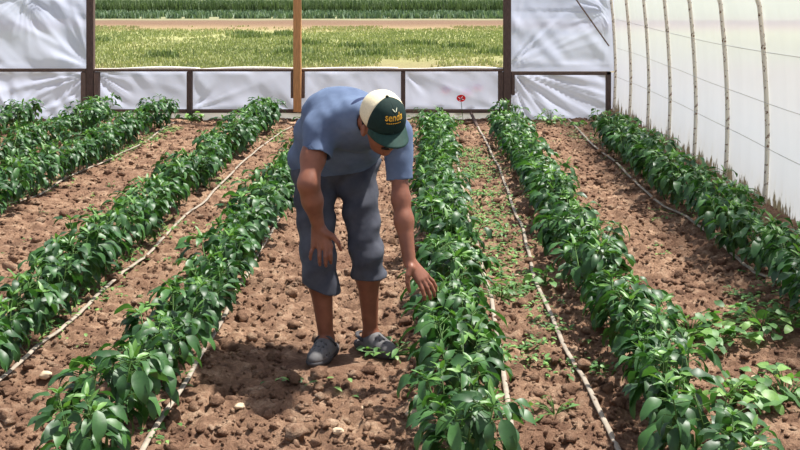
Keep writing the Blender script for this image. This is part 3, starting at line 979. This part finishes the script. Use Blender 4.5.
def m_skin():
    t = NT('skin')
    c = t.ramp(t.noise(14, 3), [(.3, lin(118, 73, 55)), (.7, lin(144, 93, 71))])
    t.col(c); t.rough(.5, .4)
    t.b.inputs['Subsurface Weight'].default_value = .08
    t.b.inputs['Subsurface Radius'].default_value = (.01, .004, .002)
    return t.m
M_SKIN = m_skin()
def m_shirt():
    t = NT('shirt_cloth')
    c = t.ramp(t.noise(6, 4, .6), [(.3, lin(78, 92, 119)), (.7, lin(108, 125, 152))])
    t.col(c); t.rough(.85, .2); t.bump(t.noise(260, 2), .25, .002); return t.m
M_SHIRT = m_shirt()
M_COLLAR = m_plain('shirt_collar_cloth', lin(52, 62, 92), .85, .2, .15, 60)
def m_shorts():
    t = NT('shorts_cloth')
    c = t.ramp(t.noise(7, 4, .6), [(.3, lin(56, 58, 67)), (.7, lin(88, 90, 98))])
    t.col(c); t.rough(.9, .15); t.bump(t.noise(240, 2), .3, .002); return t.m
M_SHORTS = m_shorts()
M_CLOG = m_plain('clog_rubber', lin(104, 102, 102), .7, .3, .25, 25)
M_CLOG_SOLE = m_plain('clog_sole', lin(74, 72, 74), .75, .25, .25, 25)
M_HAIR = m_plain('dark_hair', lin(34, 28, 26), .6, .3, .3, 90)
M_EYE = m_plain('eye_white', lin(225, 220, 212), .25, .5, .03)
M_CAPG = m_plain('cap_dark_green', lin(22, 44, 40), .8, .25, .2, 80)
M_VISOR = m_plain('visor_green', lin(34, 62, 54), .75, .25, .2, 80)
M_CREAM = m_plain('cap_cream_mesh', lin(232, 220, 186), .8, .2, .12, 160, .4)
M_GOLD = m_plain('logo_gold', lin(226, 170, 52), .6, .3, .15, 80)
M_PALE = m_plain('logo_pale', lin(206, 208, 180), .6, .3, .1, 80)

ORG = np.array([-.36, 5.38, 0.0])

# skeleton (metres)
HIP = A3(-.415, 5.56, .93); MID = A3(-.40, 5.47, 1.06); CHE = A3(-.355, 5.355, 1.155); NECK = A3(-.285, 5.17, 1.205)
hipR, kneR, ankR = A3(-.53, 5.55, .88), A3(-.494, 5.335, .475), A3(-.458, 5.375, .085)
hipL, kneL, ankL = A3(-.325, 5.55, .89), A3(-.262, 5.385, .495), A3(-.245, 5.455, .085)
shR, elR, wrR = A3(-.482, 5.19, 1.125), at(308.5, 184, 5.06), at(318.5, 227, 5.12)
shL, elL, wrL = A3(-.11, 5.15, 1.125), at(401, 199, 5.07), at(409.5, 262, 4.98)
# head frame
yaw, pitch, roll = math.radians(32), math.radians(34), math.radians(7)
hd = np.array([math.sin(yaw), -math.cos(yaw), 0])
HF = hd * math.cos(pitch) + np.array([0, 0, -math.sin(pitch)])
HU = hd * math.sin(pitch) + np.array([0, 0, math.cos(pitch)])
HWd = np.array([math.cos(yaw), math.sin(yaw), 0])
HU, HWd = HU * math.cos(roll) - HWd * math.sin(roll), HWd * math.cos(roll) + HU * math.sin(roll)
HC = np.array([-.172, 5.0, 1.178])
HR = np.stack([HWd, HF, HU])
def hp(w, f, u): return (HC + w * HWd + f * HF + u * HU).astype(np.float32)

def hand(s, wrist, knuck, tips, thumb, wr=.029):
    """wrist point, four knuckles (index..pinky), fingertip points with a bend, thumb root/joint/tip"""
    kc = np.mean(knuck, axis=0)
    for i, kn in enumerate(knuck):
        a = wrist + (kn - kc) * .45 + (kc - wrist) * .12
        s.cone(a, kn, .0185, .0135, .012)
    for kn, tip, bend, rad in zip(knuck, tips[0], tips[1], (.0100, .0105, .0100, .0088)):
        mid = (kn * .55 + tip * .45) + bend
        mid2 = (kn * .22 + tip * .78) + bend * .8
        s.cone(kn, mid, rad * 1.12, rad, .004); s.cone(mid, mid2, rad, rad * .92, .003); s.cone(mid2, tip, rad * .92, rad * .72, .003)
    s.cone(thumb[0], thumb[1], .018, .0135, .012); s.cone(thumb[1], thumb[2], .0128, .0105, .004); s.cone(thumb[2], thumb[3], .0105, .008, .003)

def build_body():
    s = SDF((-.72, 4.80, .02), (.12, 5.72, 1.36), .0045)
    I = np.eye(3)
    T = (CHE - HIP) / np.linalg.norm(CHE - HIP); Wx = np.array([1, 0, 0]) - T * T[0]; Wx /= np.linalg.norm(Wx); N = np.cross(Wx, T)
    TR = np.stack([Wx, T, N])
    s.ell(HIP, TR, (.16, .13, .11), .04); s.ell(MID, TR, (.15, .14, .10), .06); s.ell(CHE, TR, (.165, .16, .105), .06)
    s.cone(shR + A3(.05, .03, 0), shL + A3(-.05, .02, 0), .06, .06, .05)
    s.cone(CHE, NECK, .09, .062, .05)
    s.chain([NECK, hp(0, -.035, -.03)], [.060, .056], .03)
    # head
    s.ell(hp(0, -.012, .028), HR, (.076, .097, .094), .02)
    s.cone(hp(0, .03, -.02), hp(0, .047, -.085), .062, .040, .03)
    s.cone(hp(.022, .05, -.02), hp(-.022, .05, -.02), .045, .045, .02)
    s.cone(hp(0, .07, -.095), hp(0, .062, -.088), .022, .022, .02)
    for e in (-1, 1): s.cone(hp(e * .036, .02, -.02), hp(e * .028, .038, -.078), .04, .034, .02)
    s.cone(hp(.036, .078, .02), hp(-.036, .078, .02), .013, .013, .015)
    s.cone(hp(0, .093, .005), hp(0, .115, -.036), .009, .0125, .01)
    s.cone(hp(.012, .1, -.038), hp(-.012, .1, -.038), .009, .009, .006)
    for e in (-1, 1):
        s.ell(hp(e * .032, .1, -.002), HR, (.017, .017, .011), 0, cut=True)
        s.ell(hp(e * .083, -.012, -.026), HR, (.012, .020, .034), .006)
        s.ell(hp(e * .096, -.008, -.022), HR, (.006, .010, .018), 0, cut=True)
    s.cone(hp(.018, .086, -.066), hp(-.018, .086, -.066), .008, .008, .005)
    s.cone(hp(.015, .085, -.077), hp(-.015, .085, -.077), .008, .008, .005)
    # arms
    s.chain([shR, shR * .5 + elR * .5, elR], [.056, .053, .044], .04)
    s.chain([elR, elR * .62 + wrR * .38 , wrR], [.044, .043, .029], .04)
    s.chain([shL, shL * .5 + elL * .5, elL], [.048, .041, .039], .03)
    s.chain([elL, elL * .65 + wrL * .35, wrL], [.040, .041, .028], .03)
    # legs
    s.chain([hipR, hipR * .5 + kneR * .5, kneR], [.085, .066, .054], .03)
    s.chain([kneR, kneR * .7 + ankR * .3 + A3(0, .015, 0), ankR], [.054, .056, .034], .03)
    s.chain([hipL, hipL * .5 + kneL * .5, kneL], [.085, .066, .054], .03)
    s.chain([kneL, kneL * .7 + ankL * .3 + A3(0, .015, 0), ankL], [.054, .055, .034], .03)
    s.chain([ankR, ankR + A3(.0, .03, -.04)], [.036, .034], .02); s.chain([ankR, ankR + A3(-.03, -.08, -.045)], [.035, .026], .02)
    s.chain([ankL, ankL + A3(-.02, .02, -.04)], [.036, .034], .02); s.chain([ankL, ankL + A3(.06, -.05, -.045)], [.035, .026], .02)
    # his right hand, hanging in front of the thigh, back of the hand to the camera
    y = 5.105
    kn = [at(330.5, 246, y), at(325.5, 248, y - .004), at(319.5, 248, y), at(313.5, 246, y + .008)]
    tp = [at(331, 263, y - .0), at(326, 266, y - .0), at(320, 265, y + .0), at(310.5, 259.5, y + .012)]
    bd = [A3(0, -.014, 0)] * 3 + [A3(-.004, -.01, 0)]
    hand(s, wrR, kn, (tp, bd), (at(324, 232, y + .005), at(333, 236.5, y - .008), at(338, 242.5, y - .012), at(341, 250, y - .008)))
    # his left hand, reaching into the plants
    y = 4.955
    kn = [at(418, 280.5, y - .012), at(421.5, 279.5, y - .004), at(424.5, 278, y + .008), at(426.5, 275.5, y + .024)]
    tp = [at(425, 299.5, y - .02), at(430.5, 299, y - .006), at(434.5, 296.5, y + .01), at(436.5, 291, y + .03)]
    bd = [A3(.004, -.008, .002), A3(.006, -.006, .004), A3(.008, -.004, .006), A3(.008, 0, .006)]
    hand(s, wrL, kn, (tp, bd), (at(411, 268, y - .005), at(408, 275, y - .02), at(407.5, 283, y - .026), at(409.5, 291.5, y - .026)))
    V, Q = s.mesh()
    o = mesh_obj('person', V, Q, M_SKIN, origin=ORG)
    tag(o, 'man in blue shirt, grey shorts and cap bending over the pepper row', 'person')
    return o
person = build_body()

def build_shirt():
    s = SDF((-.74, 4.95, .78), (.02, 5.82, 1.38), .005)
    T = (CHE - HIP) / np.linalg.norm(CHE - HIP); Wx = np.array([1, 0, 0]) - T * T[0]; Wx /= np.linalg.norm(Wx); N = np.cross(Wx, T)
    if N[2] < 0: N = -N
    TR = np.stack([Wx, T, N])
    s.ell(HIP + A3(-.018, .0, .0), TR, (.232, .17, .15), .05); s.ell(MID + A3(-.012, 0, 0), TR, (.215, .17, .140), .07)
    s.ell(CHE + A3(-.02, 0, .01), TR, (.205, .17, .142), .07)
    s.ell(CHE * .4 + NECK * .6 + A3(0, .0, -.005), TR, (.17, .10, .112), .06)
    s.cone(NECK, NECK + A3(.02, -.03, .0), .082, .075, .05)
    s.ell(CHE * .45 + NECK * .55 - N * .07, TR, (.17, .12, .075), .06)
    # hanging front of the shirt
    s.ell(MID - N * .04 + A3(.05, -.05, .0), TR, (.17, .14, .09), .06)
    eR = at(317, 155, 5.125); eL = at(400, 180, 5.11)
    dR = (eR - shR) / np.linalg.norm(eR - shR); dL = (eL - shL) / np.linalg.norm(eL - shL)
    s.cone(CHE + A3(-.06, -.03, .0), shR + A3(.01, .01, .005), .11, .074, .07); s.cone(shR, eR + dR * .02, .070, .069, .04)
    s.cone(CHE + A3(.07, -.05, .0), shL + A3(-.01, .01, .0), .10, .072, .07); s.cone(shL, eL + dL * .02, .070, .061, .05)
    # folds
    def fold(x, y, z):
        a = .0065 * np.sin((x * 21 + z * 26 - y * 9) + 2.2 * vnoise(x * 6, y * 6, z * 6, seed=5)) * (.4 + .6 * vnoise(x * 4, y * 4, z * 4, seed=6))
        return a + .004 * vnoise(x * 26, y * 14, z * 22, seed=7)
    s.ripple(fold)
    # clean hems and openings
    s.plane_cut(eR, dR + A3(-.25, 0, .0), eR - A3(.09, .09, .05) + dR * .03, eR + A3(.075, .09, .05) + dR * .03)
    s.plane_cut(eL, dL, eL - A3(.08, .08, .045) + dL * .03, eL + A3(.08, .08, .06) + dL * .03)
    s.cone(eR - dR * .02, eR + dR * .05, .060, .063, 0, cut=True)
    s.cone(eL - dL * .03, eL + dL * .05, .050, .052, 0, cut=True)
    s.plane_cut(A3(0, 0, .925), A3(.12, 0, -1), (-.60, 4.95, .78), (-.175, 5.52, .99))
    s.plane_cut(HIP - T * .10, -T, (-.74, 4.95, .78), (.02, 5.82, 1.38))
    nd = (hp(0, -.035, -.03) - NECK); nd = nd / np.linalg.norm(nd)
    s.cone(NECK + nd * .075, NECK + nd * .2, .062, .062, 0, cut=True)
    V, Q = s.mesh()
    o = mesh_obj('shirt', V, Q, M_SHIRT, person, ORG); o['label'] = 'blue short-sleeved shirt'
    # collar band round the neck
    ax = hp(0, -.035, -.03) - NECK; ax /= np.linalg.norm(ax)
    e1 = np.cross(ax, [0, 0, 1]); e1 /= np.linalg.norm(e1); e2 = np.cross(ax, e1)
    v = []; f = []; n = 40
    for k in range(n):
        a = 2 * math.pi * k / n
        d = e1 * math.cos(a) + e2 * math.sin(a)
        for (rr, h) in ((.068, -.015), (.066, .03), (.070, .036), (.084, .012), (.088, -.004), (.080, -.012)):
            v.append(NECK + A3(-.005, .012, .004) + d * rr + ax * (h + .03))
    for k in range(n):
        for j in range(6):
            f.append((k * 6 + j, k * 6 + (j + 1) % 6, ((k + 1) % n) * 6 + (j + 1) % 6, ((k + 1) % n) * 6 + j))
    c = mesh_obj('collar', v, f, M_COLLAR, o)
    c.data.transform(Matrix.Translation(-Vector(ORG)))
    c['label'] = 'dark blue collar'
build_shirt()

def build_shorts():
    s = SDF((-.74, 5.12, .22), (-.10, 5.80, 1.08), .005)
    s.ell(HIP + A3(-.012, .01, .0), np.eye(3), (.226, .155, .16), .05)
    heR, heL = A3(-.472, 5.345, .30), A3(-.250, 5.412, .36)
    s.chain([hipR, (hipR + kneR) / 2 + A3(-.005, 0, 0), kneR + A3(0, .01, 0), heR], [.118, .094, .084, .086], .016)
    s.chain([hipL, (hipL + kneL) / 2, kneL + A3(0, .01, 0), heL], [.108, .088, .080, .086], .016)
    def fold(x, y, z):
        k = .3 + .7 * (vnoise(x * 5, y * 5, z * 5, seed=15) * .5 + .5)
        return .0085 * k * np.sin(z * 46 - x * 34 + 2.6 * vnoise(x * 7, y * 7, z * 7, seed=16)) + .003 * vnoise(x * 24, y * 24, z * 30, seed=17)
    s.ripple(fold)
    lo, hi = A3(-.74, 5.12, .22), A3(-.10, 5.80, 1.08)
    s.plane_cut(A3(-.47, 5.34, .345), A3(-.32, .12, -1), lo, A3(-.365, 5.8, .5))
    s.plane_cut(A3(-.25, 5.41, .385), A3(.02, .1, -1), A3(-.37, 5.12, .22), A3(-.10, 5.8, .5))
    for h0, k0 in ((heR, kneR), (heL, kneL)):
        d = (h0 - k0) / np.linalg.norm(h0 - k0)
        s.cone(h0 - d * .0, h0 + d * .12, .070, .072, 0, cut=True)
    V, Q = s.mesh()
    o = mesh_obj('shorts', V, Q, M_SHORTS, person, ORG); o['label'] = 'grey below-the-knee shorts'
build_shorts()

def build_clog(ank, ydir, label, strap_front):
    """rubber clog: thick sole, domed toe with holes, open heel, strap"""
    d = np.array([math.sin(ydir), -math.cos(ydir), 0.0]); w = np.array([math.cos(ydir), math.sin(ydir), 0.0])   # toe direction, his left
    R = np.stack([w, d, [0, 0, 1]])
    base = np.array([ank[0], ank[1], 0.004]) - d * .045
    def L(a, b, c): return (base + w * a + d * b * .9 + np.array([0, 0, c])).astype(np.float32)
    lo, hi = base - .32, base + .32
    # sole
    s = SDF((lo[0], lo[1], -.03), (hi[0], hi[1], .2), .0042)
    s.ell(L(0, .155, .016), R, (.056, .10, .030), .02); s.ell(L(0, .0, .018), R, (.044, .07, .030), .02); s.cone(L(0, 0, .014), L(0, .15, .014), .036, .042, .03)
    s.plane_cut(A3(0, 0, -.004), A3(0, 0, -1), (lo[0], lo[1], -.03), (hi[0], hi[1], .2))
    s.plane_cut(A3(0, 0, .034), A3(0, 0, 1), (lo[0], lo[1], -.03), (hi[0], hi[1], .2))
    V, Q = s.mesh()
    # upper
    u = SDF((lo[0], lo[1], -.01), (hi[0], hi[1], .2), .0042)
    u.ell(L(0, .15, .030), R, (.054, .098, .046), .02); u.ell(L(0, .085, .05), R, (.047, .06, .050), .03)
    u.cone(L(0, 0, .03), L(0, .05, .035), .043, .046, .03)
    u.plane_cut(A3(0, 0, .030), A3(0, 0, -1), (lo[0], lo[1], -.01), (hi[0], hi[1], .2))
    u.cone(L(0, -.0, .05), L(0, .055, .075), .037, .036, 0, cut=True); u.cone(L(0, .0, .05), L(0, -.005, .12), .04, .05, 0, cut=True)
    for (a, b) in ((-.026, .13), (0, .125), (.026, .13), (-.02, .155), (.02, .155), (0, .165), (-.016, .188), (.016, .188)):
        zt = .030 + .046 * math.sqrt(max(.05, 1 - (a / .054) ** 2 - ((b - .15) / .098) ** 2))
        if b < .14: zt = max(zt, .05 + .05 * math.sqrt(max(0, 1 - (a / .047) ** 2 - ((b - .085) / .06) ** 2)))
        u.cone(L(a, b, zt - .012), L(a, b, zt + .03), .0062, .0062, 0, cut=True)
    for e in (-1, 1):
        for b in (.15, .18):
            u.cone(L(e * .03, b, .042), L(e * .09, b, .042), .006, .006, 0, cut=True)
    V2, Q2 = u.mesh()
    o = mesh_obj('clog', V2, Q2, M_CLOG, person, ORG); o['label'] = label
    so = mesh_obj('sole', V, Q, M_CLOG_SOLE, o); so.data.transform(Matrix.Translation(-Vector(ORG)))
    # strap
    pts = []
    for k in range(15):
        a = math.pi * k / 14
        if strap_front: pts.append(L(.05 * math.cos(a), .062 + .02 * math.sin(a), .055 + .053 * math.sin(a)))
        else: pts.append(L(.047 * math.cos(a), .05 - .10 * math.sin(a), .058 + .012 * math.sin(a)))
    st = MB().tube(pts, .011, 8, .6).obj('strap', M_CLOG_SOLE, o, smooth=True); st.data.transform(Matrix.Translation(-Vector(ORG)))
build_clog(ankR, math.radians(-16), 'grey rubber clog with strap forward', True)
build_clog(ankL, math.radians(42), 'grey rubber clog half hidden by weed', False)

def build_head_gear():
    off = Matrix.Translation(-Vector(ORG))
    C0 = hp(0, -.012, .040); RAD = np.array([.097, .118, .116])
    def dome(az, el, k=1.0):
        """az 0 = front, el 0 = rim, pi/2 = button"""
        w, f, u = math.sin(az) * math.cos(el), math.cos(az) * math.cos(el), math.sin(el)
        if f > 0 and u > 0: pass
        # front panels stand up steeper than the back
        p = np.array([w, f, u])
        pw = p / (np.abs(p) ** 2.35).sum() ** (1 / 2.35)
        p = p * .35 + pw * .65
        return C0 + k * (RAD[0] * p[0] * HWd + RAD[1] * p[1] * HF + RAD[2] * p[2] * HU)
    def panel(name, a0, a1, mat, parent, k=1.0, n=14, m=12, el0=-.08):
        v = []; f = []
        for i in range(n + 1):
            for j in range(m + 1):
                v.append(dome(a0 + (a1 - a0) * i / n, el0 + (math.pi / 2 - el0) * j / m, k))
        for i in range(n):
            for j in range(m):
                a = i * (m + 1) + j; f.append((a, a + 1, a + m + 2, a + m + 1))
        o = mesh_obj(name, v, f, mat, parent); o.data.transform(off)
        md = o.modifiers.new('thick', 'SOLIDIFY'); md.thickness = .003; md.offset = 0
        return o
    R = math.radians
    cap = panel('cap', R(72), R(288), M_CREAM, person, 1.0, 30); cap['label'] = 'cream and dark green cap'
    for a0, a1 in ((-72, 0), (0, 72)):
        p = panel('front_panel', R(a0), R(a1), M_CAPG, cap, 1.006, 14); p['label'] = 'dark green front panel'
    # visor
    v = []; f = []; n, m = 24, 8
    for i in range(n + 1):
        a = R(-66 + 132 * i / n)
        b = dome(a, -.05, .99)
        lf = math.cos(a / (66 / 62) * 1.0)
        for j in range(m + 1):
            t = j / m
            ext = .074 * (max(0, math.cos(a * 90 / 66)) ** .42)
            q = b + HF * (ext * t) - HU * (.018 * t + .018 * math.sin(a) ** 2 * t)
            v.append(q)
    for i in range(n):
        for j in range(m):
            a = i * (m + 1) + j; f.append((a, a + 1, a + m + 2, a + m + 1))
    vs = mesh_obj('visor', v, f, M_VISOR, cap); vs.data.transform(off); vs['label'] = 'green curved visor'
    md = vs.modifiers.new('thick', 'SOLIDIFY'); md.thickness = .005; md.offset = 0
    bv, bf = ico(1)
    bt = mesh_obj('button', bv * np.array([.008, .008, .006]) + dome(0, math.pi / 2, 1.02), bf, M_CAPG, cap); bt.data.transform(off)
    # sweatband and inner rim hidden; logo lettering laid on the front panels
    def on_cap(x, y):       # x sideways metres, y up metres from the logo centre
        el = .54 + y / .112; az = (x - .004) / (.118 * math.cos(min(el, 1.2)))
        return dome(az, el, 1.035)
    def lay(name, verts, faces, mat, label=None):
        P = [on_cap(a, b) for a, b in verts]
        o = mesh_obj(name, P, faces, mat, cap, smooth=False); o.data.transform(off)
        if label: o['label'] = label
        return o
    cu = bpy.data.curves.new('logo_text', 'FONT'); cu.body = 'senda'; cu.size = .043; cu.align_x = 'CENTER'; cu.shear = .25; cu.offset = .0004
    tmp = bpy.data.objects.new('logo_tmp', cu); COL.objects.link(tmp)
    dg = bpy.context.evaluated_depsgraph_get()
    me = tmp.evaluated_get(dg).to_mesh()
    tv = [(p.co.x, p.co.y) for p in me.vertices]; tf = [tuple(p.vertices) for p in me.polygons]
    tmp.evaluated_get(dg).to_mesh_clear(); bpy.data.objects.remove(tmp); bpy.data.curves.remove(cu)
    lay('logo_lettering', tv, tf, M_GOLD, 'golden lettering')
    # little sprout over the d
    for sgn in (-1, 1):
        vv = [(.014, .034)]; 
        for k in range(1, 6):
            t = k / 5; vv.append((.014 + sgn * .016 * t, .034 + .016 * t + .004 * math.sin(math.pi * t)))
        for k in range(4, 0, -1):
            t = k / 5; vv.append((.014 + sgn * .016 * t, .034 + .016 * t - .004 * math.sin(math.pi * t)))
        lay('logo_sprout', vv, [tuple(range(len(vv)))], M_PALE)
    for x0 in np.arange(-.042, .038, .0105):       # small line of print, too fine to read
        vv = [(x0, -.012), (x0 + .008, -.012), (x0 + .008, -.0085), (x0, -.0085)]
        lay('logo_small_print', vv, [(0, 1, 2, 3)], M_GOLD)
    # hair round the back and sides
    s = SDF(HC - .16, HC + .16, .005)
    s.ell(hp(0, -.03, .01), HR, (.083, .087, .088), .0)
    s.ell(hp(0, .05, -.03), HR, (.085, .075, .15), 0, cut=True)
    for e in (-1, 1): s.ell(hp(e * .086, -.006, -.026), HR, (.022, .03, .044), 0, cut=True)
    for e in (-1, 1): s.cone(hp(e * .071, .026, .03), hp(e * .066, .03, -.03), .011, .007, .004)
    V, Q = s.mesh()
    h = mesh_obj('hair', V, Q, M_HAIR, person, ORG); h['label'] = 'short dark hair'
    mo = MB().tube([hp(.030, .084, -.062), hp(.016, .099, -.053), hp(0, .103, -.051), hp(-.016, .099, -.053), hp(-.030, .084, -.062)], [.004, .008, .009, .008, .004], 8).obj('moustache', M_HAIR, person, ORG, True)
    mo['label'] = 'dark moustache'
    for e in (-1, 1):
        bw = MB().tube([hp(e * .015, .094, .02), hp(e * .032, .092, .024), hp(e * .05, .078, .018)], [.004, .005, .003], 6, .6).obj('eyebrow', M_HAIR, person, ORG, True)
        bv2, bf2 = ico(2)
        ey = mesh_obj('eye', bv2 * .0125 + hp(e * .032, .083, -.002), bf2, M_EYE, person, ORG)
        ir = mesh_obj('iris', bv2 * np.array([.006, .006, .006]) + hp(e * .032, .0925, -.004), bf2, M_HAIR, ey); ir.data.transform(off)
build_head_gear()
